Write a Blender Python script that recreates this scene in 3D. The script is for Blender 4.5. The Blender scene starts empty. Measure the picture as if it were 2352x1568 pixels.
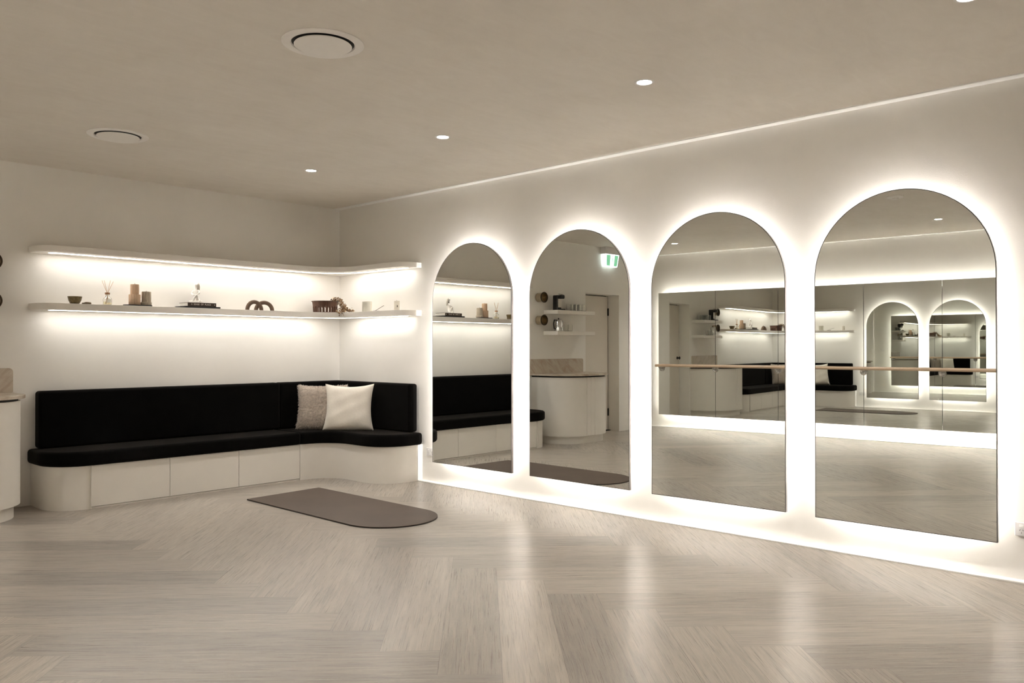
import bpy, bmesh, math, random
from mathutils import Vector, Matrix
random.seed(7)
PI = math.pi
sc = bpy.context.scene
C = sc.collection

# ------------------------------------------------------------------ camera
YAW, PITCH, ROLL = math.radians(47.0107), math.radians(0.3896), math.radians(-0.038)
cam = bpy.data.objects.new('camera', bpy.data.cameras.new('camera'))
C.objects.link(cam)
cam.data.sensor_width = 36.0
cam.data.lens = 1875.7 / 2352 * 36.0
cam.data.clip_start = 0.05
F = Vector((math.sin(YAW) * math.cos(PITCH), math.cos(YAW) * math.cos(PITCH), math.sin(PITCH)))
R0 = Vector((math.cos(YAW), -math.sin(YAW), 0))
U0 = R0.cross(F)
Rv = R0 * math.cos(ROLL) + U0 * math.sin(ROLL)
Uv = U0 * math.cos(ROLL) - R0 * math.sin(ROLL)
cam.matrix_world = Matrix(((Rv.x, Uv.x, -F.x, -5.0614), (Rv.y, Uv.y, -F.y, -7.2074), (Rv.z, Uv.z, -F.z, 1.251), (0, 0, 0, 1)))
sc.camera = cam

# ------------------------------------------------------------------ light and exposure
world = bpy.data.worlds.new('world')
world.use_nodes = True
world.node_tree.nodes['Background'].inputs[0].default_value = (0, 0, 0, 1)
world.node_tree.nodes['Background'].inputs[1].default_value = 0.0
sc.world = world
LED = (1.0, 0.972, 0.93)
MIRROR_LED = 300.0      # radiance of the strips behind the arched mirrors
PANEL_LED = 340.0       # ... behind the barre mirrors
SHELF_LED = 33.0       # ... under the long shelves
DOWN_LED = 40.0         # downlight lenses
DOWN_W = 75.0          # lamp behind each downlight lens
sc.view_settings.view_transform = 'Standard'
sc.view_settings.look = 'None'
sc.view_settings.gamma = 1.0
sc.view_settings.use_curve_mapping = False
sc.view_settings.exposure = 0.0
cy = sc.cycles
cy.max_bounces = 14
cy.diffuse_bounces = 8
cy.glossy_bounces = 8
cy.transmission_bounces = 8
cy.use_denoising = True
cy.caustics_reflective = True
cy.sample_clamp_indirect = 80.0


# ------------------------------------------------------------------ materials
def newmat(name):
    m = bpy.data.materials.new(name)
    m.use_nodes = True
    return m, m.node_tree, m.node_tree.nodes['Principled BSDF']


class G:
    """small helper for node graphs"""
    def __init__(s, nt): s.nt = nt

    def n(s, t, **kw):
        o = s.nt.nodes.new(t)
        for k, v in kw.items(): setattr(o, k, v)
        return o

    def l(s, a, b): s.nt.links.new(a, b)

    def put(s, v, sock):
        if hasattr(v, 'is_output'): s.l(v, sock)
        else: sock.default_value = v

    def m(s, op, a, b=0.0, c=0.0):
        o = s.n('ShaderNodeMath', operation=op)
        s.put(a, o.inputs[0]); s.put(b, o.inputs[1])
        if op in ('MULTIPLY_ADD', 'WRAP', 'COMPARE', 'SMOOTH_MIN', 'SMOOTH_MAX'): s.put(c, o.inputs[2])
        return o.outputs[0]

    def noise(s, vec, scale, detail=3.0, rough=0.5, dist=0.0):
        o = s.n('ShaderNodeTexNoise')
        s.l(vec, o.inputs['Vector'])
        o.inputs['Scale'].default_value = scale; o.inputs['Detail'].default_value = detail
        o.inputs['Roughness'].default_value = rough; o.inputs['Distortion'].default_value = dist
        return o.outputs['Fac']

    def ramp(s, f, stops):
        o = s.n('ShaderNodeValToRGB')
        s.l(f, o.inputs[0])
        e = o.color_ramp.elements
        e[0].position, e[0].color = stops[0][0], (*stops[0][1], 1)
        e[1].position, e[1].color = stops[-1][0], (*stops[-1][1], 1)
        for p, c in stops[1:-1]:
            x = e.new(p); x.color = (*c, 1)
        return o.outputs[0]

    def mix(s, f, a, b, t='MIX'):
        o = s.n('ShaderNodeMix', data_type='RGBA', blend_type=t)
        s.put(f, o.inputs['Factor'])
        for v, k in ((a, 6), (b, 7)):
            if hasattr(v, 'is_output'): s.l(v, o.inputs[k])
            else: o.inputs[k].default_value = (*v, 1)
        return o.outputs[2]

    def bump(s, h, strength, dist, bsdf):
        o = s.n('ShaderNodeBump')
        s.l(h, o.inputs['Height']); o.inputs['Strength'].default_value = strength; o.inputs['Distance'].default_value = dist
        s.l(o.outputs[0], bsdf.inputs['Normal'])

    def obj(s): return s.n('ShaderNodeTexCoord').outputs['Object']

    def comb(s, x, y, z=0.0):
        o = s.n('ShaderNodeCombineXYZ')
        for i, v in enumerate((x, y, z)): s.put(v, o.inputs[i])
        return o.outputs[0]

    def sep(s, v):
        o = s.n('ShaderNodeSeparateXYZ'); s.l(v, o.inputs[0]); return o.outputs


def plain(name, col, rough=0.5, metal=0.0, spec=0.5, var=0.06, scale=30.0, bump=0.0, bdist=0.002, coat=0.0, sheen=0.0):
    m, nt, b = newmat(name)
    g = G(nt)
    f = g.noise(g.obj(), scale, 4.0)
    lo = tuple(c * (1 - var) for c in col); hi = tuple(min(1, c * (1 + var)) for c in col)
    g.l(g.ramp(f, [(0.3, lo), (0.7, hi)]), b.inputs['Base Color'])
    b.inputs['Roughness'].default_value = rough
    b.inputs['Metallic'].default_value = metal
    b.inputs['Specular IOR Level'].default_value = spec
    b.inputs['Coat Weight'].default_value = coat
    if sheen: b.inputs['Sheen Weight'].default_value = sheen
    if bump: g.bump(f, bump, bdist, b)
    return m


def emit(name, col, strength):
    m, nt, b = newmat(name)
    b.inputs['Base Color'].default_value = (0.8, 0.8, 0.8, 1)
    b.inputs['Emission Color'].default_value = (*col, 1)
    b.inputs['Emission Strength'].default_value = strength
    return m


def glassy(name, col, rough=0.0):
    m, nt, b = newmat(name)
    b.inputs['Base Color'].default_value = (*col, 1)
    b.inputs['Roughness'].default_value = rough
    b.inputs['Transmission Weight'].default_value = 1.0
    b.inputs['IOR'].default_value = 1.45
    return m


def wall_mat(name, col, tex=1.0):
    m, nt, b = newmat(name)
    g = G(nt)
    o = g.obj()
    big = g.noise(o, 1.1, 5.0, 0.6)
    fine = g.noise(o, 120.0, 3.0, 0.6)
    g.l(g.ramp(big, [(0.3, tuple(c * 0.965 for c in col)), (0.7, tuple(min(1, c * 1.02) for c in col))]), b.inputs['Base Color'])
    b.inputs['Roughness'].default_value = 0.62
    b.inputs['Specular IOR Level'].default_value = 0.3
    g.bump(fine, 0.16 * tex, 0.003, b)
    return m


def ceiling_mat():
    m, nt, b = newmat('limewash_ceiling')
    g = G(nt)
    o = g.obj()
    x, y, z = g.sep(o)
    st = g.comb(g.m('MULTIPLY', x, 0.9), g.m('MULTIPLY', y, 2.6), z)
    a = g.noise(o, 1.6, 6.0, 0.62, 0.6)
    c = g.noise(st, 3.2, 6.0, 0.65, 1.2)
    f = g.m('ADD', g.m('MULTIPLY', a, 0.55), g.m('MULTIPLY', c, 0.45))
    g.l(g.ramp(f, [(0.30, (0.745, 0.70, 0.635)), (0.5, (0.795, 0.752, 0.69)), (0.70, (0.84, 0.80, 0.74))]), b.inputs['Base Color'])
    b.inputs['Roughness'].default_value = 0.6
    b.inputs['Specular IOR Level'].default_value = 0.3
    g.bump(f, 0.15, 0.004, b)
    return m


def floor_mat():
    """herringbone of wide grey oak planks laid at 45 degrees to the walls"""
    m, nt, b = newmat('grey_oak_herringbone')
    g = G(nt)
    x, y, z = g.sep(g.obj())
    S = math.sqrt(0.5)
    w, n = 0.25, 6.0
    u = g.m('DIVIDE', g.m('SUBTRACT', g.m('MULTIPLY', g.m('SUBTRACT', x, y), S), 1.340), w)
    v = g.m('DIVIDE', g.m('SUBTRACT', g.m('MULTIPLY', g.m('ADD', x, y), S), -4.540), w)
    i, j = g.m('FLOOR', u), g.m('FLOOR', v)
    s = g.m('SUBTRACT', g.m('ADD', i, j), 2.0)
    k = g.m('FLOOR', g.m('DIVIDE', s, 2 * n))
    mm = g.m('SUBTRACT', s, g.m('MULTIPLY', k, 2 * n))          # 0..11
    vert = g.m('GREATER_THAN', mm, n - 0.5)
    horz = g.m('SUBTRACT', 1.0, vert)

    def sel(a, c): return g.m('ADD', g.m('MULTIPLY', horz, a), g.m('MULTIPLY', vert, c))
    along = sel(u, v)
    across = sel(v, u)
    line = sel(j, i)
    # distance along the plank from its start (in plank widths)
    start = sel(g.m('SUBTRACT', i, mm), g.m('SUBTRACT', j, g.m('SUBTRACT', mm, n)))
    la = g.m('SUBTRACT', along, start)
    fa = g.m('FRACT', across)
    wn = g.n('ShaderNodeTexWhiteNoise', noise_dimensions='3D')
    g.l(g.comb(line, k, vert), wn.inputs['Vector'])
    rnd = wn.outputs['Value']
    rc = g.sep(wn.outputs['Color'])
    # grain runs along the plank
    gv = g.comb(g.m('ADD', g.m('MULTIPLY', la, 0.30), g.m('MULTIPLY', rc[0], 40.0)), g.m('ADD', g.m('MULTIPLY', fa, 5.0), g.m('MULTIPLY', rc[1], 40.0)), g.m('MULTIPLY', rc[2], 20.0))
    gr = g.noise(gv, 2.2, 8.0, 0.68, 0.9)
    fv = g.comb(g.m('ADD', g.m('MULTIPLY', la, 0.5), g.m('MULTIPLY', rc[1], 90.0)), g.m('ADD', g.m('MULTIPLY', fa, 46.0), g.m('MULTIPLY', rc[0], 70.0)), 0.0)
    fine = g.noise(fv, 1.6, 5.0, 0.66, 0.3)
    cv = g.comb(g.m('ADD', g.m('MULTIPLY', la, 0.55), g.m('MULTIPLY', rc[2], 60.0)), g.m('ADD', g.m('MULTIPLY', fa, 2.2), g.m('MULTIPLY', rc[0], 50.0)), 0.0)
    cath = g.noise(cv, 1.5, 3.0, 0.5, 2.2)
    rings = g.m('FRACT', g.m('MULTIPLY', cath, 11.0))
    rings = g.m('ABSOLUTE', g.m('SUBTRACT', rings, 0.5))
    tone = g.ramp(rnd, [(0.0, (0.352, 0.318, 0.280)), (0.25, (0.408, 0.365, 0.315)), (0.6, (0.446, 0.401, 0.346)), (1.0, (0.490, 0.440, 0.378))])
    col = g.mix(g.m('MULTIPLY', g.m('SUBTRACT', gr, 0.34), 2.2), g.mix(1.0, tone, (0.70, 0.705, 0.715), 'MULTIPLY'), g.mix(1.0, tone, (1.17, 1.16, 1.14), 'MULTIPLY'))
    col = g.mix(g.m('MULTIPLY', g.m('SUBTRACT', 0.56, fine), 0.40), col, g.mix(1.0, col, (0.72, 0.70, 0.68), 'MULTIPLY'))
    cm = g.m('MULTIPLY', g.m('GREATER_THAN', rc[1], 0.55), g.m('MULTIPLY', rings, 1.0))
    col = g.mix(cm, col, g.mix(1.0, col, (0.80, 0.78, 0.76), 'MULTIPLY'))
    # joints
    e1 = g.m('MINIMUM', fa, g.m('SUBTRACT', 1.0, fa))
    e2 = g.m('MINIMUM', la, g.m('SUBTRACT', n, la))
    e = g.m('MULTIPLY', g.m('MINIMUM', e1, e2), w)
    jl = g.m('LESS_THAN', e, 0.0014)
    col = g.mix(g.m('MULTIPLY', jl, 0.45), col, (0.10, 0.085, 0.07))
    g.l(col, b.inputs['Base Color'])
    rr = g.m('ADD', 0.225, g.m('MULTIPLY', fine, 0.12))
    g.l(rr, b.inputs['Roughness'])
    b.inputs['Specular IOR Level'].default_value = 0.55
    hgt = g.m('SUBTRACT', g.m('MULTIPLY', fine, 0.10), g.m('MULTIPLY', jl, 1.0))
    g.bump(hgt, 0.18, 0.0012, b)
    return m


def marble_mat():
    m, nt, b = newmat('cream_veined_stone')
    g = G(nt)
    x, y, z = g.sep(g.obj())
    d = g.comb(g.m('ADD', g.m('MULTIPLY', x, 1.5), g.m('MULTIPLY', z, -1.5)), g.m('MULTIPLY', y, 0.8), g.m('ADD', g.m('MULTIPLY', z, 0.35), g.m('MULTIPLY', x, 0.35)))
    a = g.noise(d, 4.0, 7.0, 0.6, 1.4)
    g.l(g.ramp(a, [(0.26, (0.37, 0.275, 0.21)), (0.40, (0.47, 0.385, 0.305)), (0.55, (0.55, 0.48, 0.395)), (0.75, (0.62, 0.56, 0.48))]), b.inputs['Base Color'])
    b.inputs['Roughness'].default_value = 0.25
    return m


def wood_mat(name, c1, c2, rough=0.45, axis=1, sc_=14.0):
    m, nt, b = newmat(name)
    g = G(nt)
    s = list(g.sep(g.obj()))
    s[axis] = g.m('MULTIPLY', s[axis], 0.06)
    f = g.noise(g.comb(*s), sc_ * 4, 5.0, 0.6, 0.6)
    g.l(g.ramp(f, [(0.3, c1), (0.7, c2)]), b.inputs['Base Color'])
    b.inputs['Roughness'].default_value = rough
    return m


def velvet_mat():
    m, nt, b = newmat('black_velvet')
    g = G(nt)
    f = g.noise(g.obj(), 9.0, 5.0, 0.6)
    h = g.noise(g.obj(), 400.0, 2.0)
    g.l(g.ramp(f, [(0.3, (0.0016, 0.0014, 0.0013)), (0.7, (0.0034, 0.0029, 0.0026))]), b.inputs['Base Color'])
    b.inputs['Roughness'].default_value = 0.95
    b.inputs['Specular IOR Level'].default_value = 0.08
    b.inputs['Sheen Weight'].default_value = 0.06
    b.inputs['Sheen Roughness'].default_value = 0.4
    b.inputs['Sheen Tint'].default_value = (0.75, 0.65, 0.55, 1)
    g.bump(h, 0.2, 0.001, b)
    return m


def mat_mat():
    m, nt, b = newmat('taupe_rubber')
    g = G(nt)
    o = g.obj()
    f = g.noise(o, 2.5, 5.0, 0.6)
    h = g.noise(o, 260.0, 2.0)
    g.l(g.ramp(f, [(0.3, (0.084, 0.060, 0.045)), (0.7, (0.108, 0.079, 0.060))]), b.inputs['Base Color'])
    b.inputs['Roughness'].default_value = 0.5
    b.inputs['Specular IOR Level'].default_value = 0.32
    g.bump(h, 0.12, 0.0006, b)
    return m


def mirror_mat(name, col):
    m, nt, b = newmat(name)
    g = G(nt)
    f = g.noise(g.obj(), 0.9, 1.0)
    g.l(g.ramp(f, [(0.0, tuple(c * 0.99 for c in col)), (1.0, col)]), b.inputs['Base Color'])
    b.inputs['Metallic'].default_value = 1.0
    b.inputs['Roughness'].default_value = 0.0
    return m


M = {}
M['wall'] = wall_mat('warm_white_paint', (0.82, 0.795, 0.75), 0.35)
M['wall_tex'] = wall_mat('warm_white_textured_paint', (0.82, 0.795, 0.75), 1.0)
M['ceiling'] = ceiling_mat()
M['floor'] = floor_mat()
M['joinery'] = plain('off_white_lacquer', (0.78, 0.745, 0.685), 0.42, var=0.012, scale=4.0)
M['shelf'] = plain('white_lacquer_shelf', (0.80, 0.765, 0.71), 0.4, var=0.01, scale=4.0)
M['white'] = plain('white_enamel', (0.86, 0.85, 0.83), 0.35, var=0.01)
M['recess'] = plain('dark_shadow_gap', (0.02, 0.018, 0.016), 0.7)
M['velvet'] = velvet_mat()
M['mat'] = mat_mat()
M['mat_edge'] = plain('black_rubber_edge', (0.012, 0.011, 0.010), 0.55)
M['glass_m'] = mirror_mat('silvered_glass', (0.81, 0.82, 0.795))
M['glass_p'] = mirror_mat('silvered_panel_glass', (0.80, 0.815, 0.785))
M['frame'] = plain('satin_grey_aluminium', (0.26, 0.24, 0.23), 0.38, 0.5)
M['rim'] = plain('dark_edge_enamel', (0.03, 0.028, 0.028), 0.4)
M['backing'] = plain('white_mirror_backing', (0.75, 0.74, 0.72), 0.6)
M['led_m'] = emit('mirror_led', LED, MIRROR_LED)
M['led_p'] = emit('panel_led', LED, PANEL_LED)
M['led_s'] = emit('shelf_led', (1.0, 0.975, 0.935), SHELF_LED)
M['down'] = emit('downlight_lens', (1.0, 0.958, 0.90), DOWN_LED)
M['marble'] = marble_mat()
M['oak'] = wood_mat('pale_oak_rail', (0.60, 0.44, 0.31), (0.70, 0.54, 0.40), 0.4, 1)
M['chrome'] = plain('brushed_nickel', (0.55, 0.54, 0.52), 0.22, 1.0)
M['steel'] = plain('polished_steel', (0.72, 0.72, 0.71), 0.12, 1.0)
M['brass'] = plain('aged_brass', (0.56, 0.49, 0.37), 0.28, 1.0, var=0.12)
M['bronze'] = plain('dark_bronze_rim', (0.075, 0.055, 0.035), 0.35, 0.9)
M['bowl'] = plain('hammered_bronze', (0.155, 0.115, 0.055), 0.38, 0.7, var=0.35, scale=60, bump=0.5)
M['darkwood'] = wood_mat('dark_turned_wood', (0.060, 0.026, 0.014), (0.145, 0.064, 0.036), 0.5, 2)
M['stick'] = wood_mat('turned_wood_striker', (0.10, 0.065, 0.03), (0.22, 0.15, 0.075), 0.5, 0)
M['reed'] = plain('rattan_reed', (0.62, 0.42, 0.27), 0.7)
M['collar'] = wood_mat('walnut_collar', (0.27, 0.13, 0.06), (0.42, 0.22, 0.11), 0.45, 2)
M['clear'] = glassy('clear_glass', (0.98, 0.98, 0.96))
M['oil'] = glassy('amber_fragrance_oil', (0.93, 0.86, 0.62))
M['paper'] = plain('printed_paper_label', (0.80, 0.77, 0.68), 0.7)
M['wax_tan'] = plain('tan_wax', (0.68, 0.49, 0.34), 0.55, var=0.05)
M['wax_grey'] = plain('greige_wax', (0.52, 0.45, 0.36), 0.55, var=0.05)
M['wax_white'] = plain('ivory_wax', (0.85, 0.80, 0.70), 0.5, var=0.03)
M['slate'] = plain('black_slate', (0.014, 0.013, 0.012), 0.55)
M['book_brown'] = plain('brown_cloth_cover', (0.052, 0.031, 0.021), 0.7)
M['book_black'] = plain('black_cloth_cover', (0.010, 0.0085, 0.0080), 0.65)
M['pages'] = plain('book_pages', (0.80, 0.76, 0.70), 0.85)
M['print'] = plain('cream_foil_print', (0.80, 0.74, 0.66), 0.6)
M['plaster'] = plain('white_plaster', (0.90, 0.87, 0.82), 0.7, var=0.03)
M['plaster_hair'] = plain('grey_white_plaster', (0.62, 0.57, 0.51), 0.75, var=0.05, scale=90, bump=0.5)
M['clay'] = plain('brown_flocked_clay', (0.150, 0.098, 0.066), 0.85, var=0.10, scale=200, bump=0.3)
M['dried'] = plain('dried_brown_petals', (0.235, 0.140, 0.072), 0.75, var=0.5, scale=45)
M['dried_lt'] = plain('dried_pale_petals', (0.56, 0.41, 0.25), 0.75, var=0.35, scale=45)
M['ceramic'] = plain('pale_celadon_ceramic', (0.68, 0.66, 0.57), 0.35, var=0.02)
M['incense'] = plain('dark_incense', (0.10, 0.075, 0.055), 0.7)
M['linen'] = plain('ivory_linen', (0.80, 0.745, 0.66), 0.9, var=0.03, scale=70, bump=0.25, sheen=0.2)
M['fleece'] = plain('greige_fleece', (0.66, 0.575, 0.495), 0.95, var=0.16, scale=60, sheen=0.5)
M['plastic'] = plain('white_plastic', (0.74, 0.72, 0.71), 0.35, var=0.01)
M['pin'] = plain('dark_pin_slot', (0.05, 0.045, 0.04), 0.6)
M['black'] = plain('black_plastic', (0.011, 0.011, 0.011), 0.35)
M['door'] = plain('cream_door_paint', (0.70, 0.65, 0.575), 0.45, var=0.01)
M['iron'] = plain('black_iron', (0.012, 0.011, 0.010), 0.4, 0.6)
M['sign_w'] = emit('lit_white_diffuser', (0.82, 1.0, 0.98), 1.9)
M['sign_g'] = emit('lit_green_legend', (0.0, 0.60, 0.27), 0.8)
M['vent'] = plain('white_vent_enamel', (0.90, 0.875, 0.845), 0.5, var=0.01)


# ------------------------------------------------------------------ mesh helpers
class MB:
    def __init__(s): s.v, s.f = [], []

    def add(s, vs, fs):
        o = len(s.v)
        s.v += [tuple(v) for v in vs]
        s.f += [tuple(o + i for i in f) for f in fs]
        return s

    def box(s, x0, x1, y0, y1, z0, z1):
        return s.add([(x0, y0, z0), (x1, y0, z0), (x1, y1, z0), (x0, y1, z0), (x0, y0, z1), (x1, y0, z1), (x1, y1, z1), (x0, y1, z1)],
                     [(0, 3, 2, 1), (4, 5, 6, 7), (0, 1, 5, 4), (1, 2, 6, 5), (2, 3, 7, 6), (3, 0, 4, 7)])

    def prism(s, poly, z0, z1, ax='z'):
        """extrude a 2D polygon; ax gives the extrusion axis (x: poly is (y,z); y: poly is (x,z))"""
        def P(a, b, c): return {'z': (a, b, c), 'x': (c, a, b), 'y': (a, c, b)}[ax]
        n = len(poly)
        vs = [P(a, b, z0) for a, b in poly] + [P(a, b, z1) for a, b in poly]
        fs = [tuple(range(n))[::-1], tuple(range(n, 2 * n))] + [(i, (i + 1) % n, n + (i + 1) % n, n + i) for i in range(n)]
        return s.add(vs, fs)

    def lathe(s, prof, n=32, c=(0, 0, 0), ax='z', cap=True):
        """profile of (radius, height) swept around an axis"""
        vs, fs = [], []
        for r, h in prof:
            for k in range(n):
                a = 2 * PI * k / n
                p = (r * math.cos(a), r * math.sin(a), h)
                if ax == 'y': p = (p[0], p[2], p[1])
                if ax == 'x': p = (p[2], p[0], p[1])
                vs.append((p[0] + c[0], p[1] + c[1], p[2] + c[2]))
        m = len(prof)
        for i in range(m - 1):
            for k in range(n):
                fs.append((i * n + k, i * n + (k + 1) % n, (i + 1) * n + (k + 1) % n, (i + 1) * n + k))
        if cap:
            if prof[0][0] > 1e-6: fs.append(tuple(range(n))[::-1])
            if prof[-1][0] > 1e-6: fs.append(tuple((m - 1) * n + k for k in range(n)))
        return s.add(vs, fs)

    def tube(s, path, r, n=12, closed=False, cap=True):
        P = [Vector(p) for p in path]
        m = len(P)
        rr = r if isinstance(r, (list, tuple)) else [r] * m
        vs, fs = [], []
        up = None
        for i in range(m):
            if closed: t = P[(i + 1) % m] - P[i - 1]
            else: t = P[min(i + 1, m - 1)] - P[max(i - 1, 0)]
            t.normalize()
            if up is None:
                up = t.orthogonal().normalized()
            else:
                up = (up - t * up.dot(t))
                up = up.normalized() if up.length > 1e-6 else t.orthogonal().normalized()
            b = t.cross(up)
            for k in range(n):
                a = 2 * PI * k / n
                vs.append(P[i] + (up * math.cos(a) + b * math.sin(a)) * rr[i])
        for i in range(m if closed else m - 1):
            j = (i + 1) % m
            for k in range(n):
                fs.append((i * n + k, i * n + (k + 1) % n, j * n + (k + 1) % n, j * n + k))
        if cap and not closed:
            fs.append(tuple(range(n))[::-1]); fs.append(tuple((m - 1) * n + k for k in range(n)))
        return s.add(vs, fs)

    def sphere(s, c, r, n=16, m=10, sq=(1, 1, 1)):
        prof = [(r * math.sin(PI * i / m), -r * math.cos(PI * i / m)) for i in range(m + 1)]
        prof[0] = (1e-5, -r); prof[-1] = (1e-5, r)
        o = len(s.v)
        s.lathe(prof, n)
        for i in range(o, len(s.v)):
            x, y, z = s.v[i]
            s.v[i] = (x * sq[0] + c[0], y * sq[1] + c[1], z * sq[2] + c[2])
        return s

    def xf(s, M4):
        s.v = [tuple(M4 @ Vector(v)) for v in s.v]
        return s

    def build(s, name, mat, parent=None, bevel=0.0, seg=2, smooth=True, angle=35, world=True, fixn=True):
        me = bpy.data.meshes.new(name)
        vs = s.v
        if parent is not None and world:
            inv = parent.matrix_world.inverted() if parent.parent is None else (parent.parent.matrix_world @ parent.matrix_basis).inverted()
            vs = [tuple(inv @ Vector(v)) for v in vs]
        me.from_pydata(vs, [], s.f)
        me.update()
        if fixn:
            bm = bmesh.new(); bm.from_mesh(me)
            bmesh.ops.recalc_face_normals(bm, faces=bm.faces)
            bm.to_mesh(me); bm.free()
        if smooth:
            me.shade_smooth()
            me.set_sharp_from_angle(angle=math.radians(angle))
        me.materials.append(mat)
        o = bpy.data.objects.new(name, me)
        C.objects.link(o)
        if parent is not None: o.parent = parent
        if bevel:
            bv = o.modifiers.new('bevel', 'BEVEL')
            bv.width = bevel; bv.segments = seg; bv.limit_method = 'ANGLE'; bv.angle_limit = math.radians(50)
            if smooth: bv.harden_normals = True
        return o


def thing(name, label, cat, loc=(0, 0, 0), rz=0.0, group=None):
    o = bpy.data.objects.new(name, None)
    o.empty_display_size = 0.1
    C.objects.link(o)
    o.location = loc
    o.rotation_euler = (0, 0, rz)
    o.matrix_world = Matrix.Translation(loc) @ Matrix.Rotation(rz, 4, 'Z')
    return tag(o, label, cat, group)


def tag(o, label, cat, group=None):
    o['label'] = label
    o['category'] = cat
    if group: o['group'] = group
    return o


def struct(o, label=None):
    o['kind'] = 'structure'
    if label: o['label'] = label
    return o


def arc(cx, cy_, r, a0, a1, n=12):
    return [(cx + r * math.cos(math.radians(a0 + (a1 - a0) * i / n)), cy_ + r * math.sin(math.radians(a0 + (a1 - a0) * i / n))) for i in range(n + 1)]


def dup(root, loc, rz, label, group=None):
    r = root.copy(); C.objects.link(r)
    r.location = loc; r.rotation_euler = (0, 0, rz)
    r.matrix_world = Matrix.Translation(loc) @ Matrix.Rotation(rz, 4, 'Z')
    r['label'] = label
    if group: r['group'] = group
    for ch in list(root.children):
        c = ch.copy(); C.objects.link(c); c.parent = r
        for gch in ch.children:
            d = gch.copy(); C.objects.link(d); d.parent = c
    return r


def band(path, t, z0, z1):
    """a panel that follows a plan curve: `path` is its outer face, thickness t to the right of travel"""
    n = len(path)
    nor = []
    for i in range(n):
        a = Vector(path[max(i - 1, 0)]); b = Vector(path[min(i + 1, n - 1)])
        d = (b - a).normalized()
        nor.append(Vector((d.y, -d.x)))
    inner = [tuple(Vector(p) + nn * t) for p, nn in zip(path, nor)]
    return list(path) + inner[::-1]


# ------------------------------------------------------------------ room shell
H = 2.70
YF = -9.3
BETA = -0.02


def xl(y): return -6.43 + 0.02 * (y + 2)       # face of the wall opposite the arched mirrors


T = 0.12
struct(MB().box(-7.2, 0.3, YF - 0.3, 0.6, -0.12, 0.0).build('floor', M['floor'], smooth=False))
struct(MB().box(-7.2, 0.3, YF - 0.3, 0.6, H, H + 0.12).build('ceiling', M['ceiling'], smooth=False))
struct(MB().box(0.0, T, YF, 0.0, 0, H).build('wall_right', M['wall_tex'], smooth=False))
struct(MB().prism([(xl(0), 0.0), (xl(YF), YF), (xl(YF) - T, YF), (xl(0) - T, 0.0)], 0, H).build('wall_left', M['wall'], smooth=False))
struct(MB().box(-6.9, T, YF - T, YF, 0, H).build('wall_front', M['wall'], smooth=False))
struct(MB().box(-0.072, -0.0002, YF, -1.342, 0.0, 0.006).build('floor_glow_band_right', M['white'], smooth=False))  # white strip added in place of the band of mirror light on the floor
struct(MB().box(-0.072, -0.0002, YF, -0.0002, H - 0.006, H).build('ceiling_glow_band_1', M['white'], smooth=False))  # white strip added for the mirror light band along the ceiling
struct(MB().prism([(xl(0) + 0.0002, -0.0002), (xl(YF) + 0.0002, YF), (xl(YF) + 0.072, YF), (xl(0) + 0.072, -0.0002)], H - 0.006, H).build('ceiling_glow_band_2', M['white'], smooth=False))  # opposite wall: ceiling light band built as a white strip
struct(MB().prism([(xl(0) + 0.0002, -0.0002), (xl(YF) + 0.0002, YF), (xl(YF) + 0.072, YF), (xl(0) + 0.072, -0.0002)], 0.0, 0.006).build('floor_glow_band_left', M['white'], smooth=False))  # opposite wall: floor light band built as a white strip
DX0, DX1, DH, DR = -5.03, -4.24, 2.02, 0.22
wb = MB()
wb.box(DX1, T, 0, 0.24, 0, H).box(-6.7, DX0, 0, 0.24, 0, H).box(DX0, DX1, 0, 0.24, DH, H)
struct(wb.build('wall_back', M['wall'], smooth=False))
# the door at the end of its reveal
d = MB().box(DX0 + 0.012, DX1 - 0.012, DR - 0.02, DR + 0.02, 0.012, DH - 0.012).build('door_1', M['door'], bevel=0.003)
struct(d, 'cream flush door set deep in the back wall beyond the kitchen counter')
k = MB().lathe([(0.027, 0), (0.027, 0.006), (0.010, 0.008), (0.010, 0.032), (0.024, 0.036), (0.028, 0.046), (0.024, 0.056), (0.001, 0.060)], 24, ax='y')
k.v = [(x + DX1 - 0.09, DR - 0.02 - y, z + 1.05) for x, y, z in k.v]
k.build('door_knob', M['iron'], d)
for zz in (0.22, 1.72):
    MB().box(DX0 + 0.002, DX0 + 0.022, DR - 0.034, DR - 0.0205, zz, zz + 0.11).build('hinge', M['iron'], d, bevel=0.003)
MB().box(DX0, DX1, DR - 0.06, DR + 0.0, 0.0, 0.010).build('threshold', M['iron'], d)

# ------------------------------------------------------------------ arched mirrors
MW, MG, MY1, MZ0, MZ1, MD = 0.9895, 0.1981, -1.5682, 0.1987, 2.1635, 0.08
YAWS = (-0.002, 0.0080, -0.028, -0.0115)
MLAB = ('arched mirror nearest the corner bench, reflecting the black seat',
        'second arched mirror from the bench, reflecting the kitchen counter and exit sign',
        'third arched mirror from the bench, reflecting the start of the barre',
        'largest-looking arched mirror at far right beside the power outlet')


def arch(w, z0, z1, n=40):
    r = w / 2
    return [(-r, z0), (r, z0)] + [(r * math.cos(PI * i / n), z1 - r + r * math.sin(PI * i / n)) for i in range(n + 1)]


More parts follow.
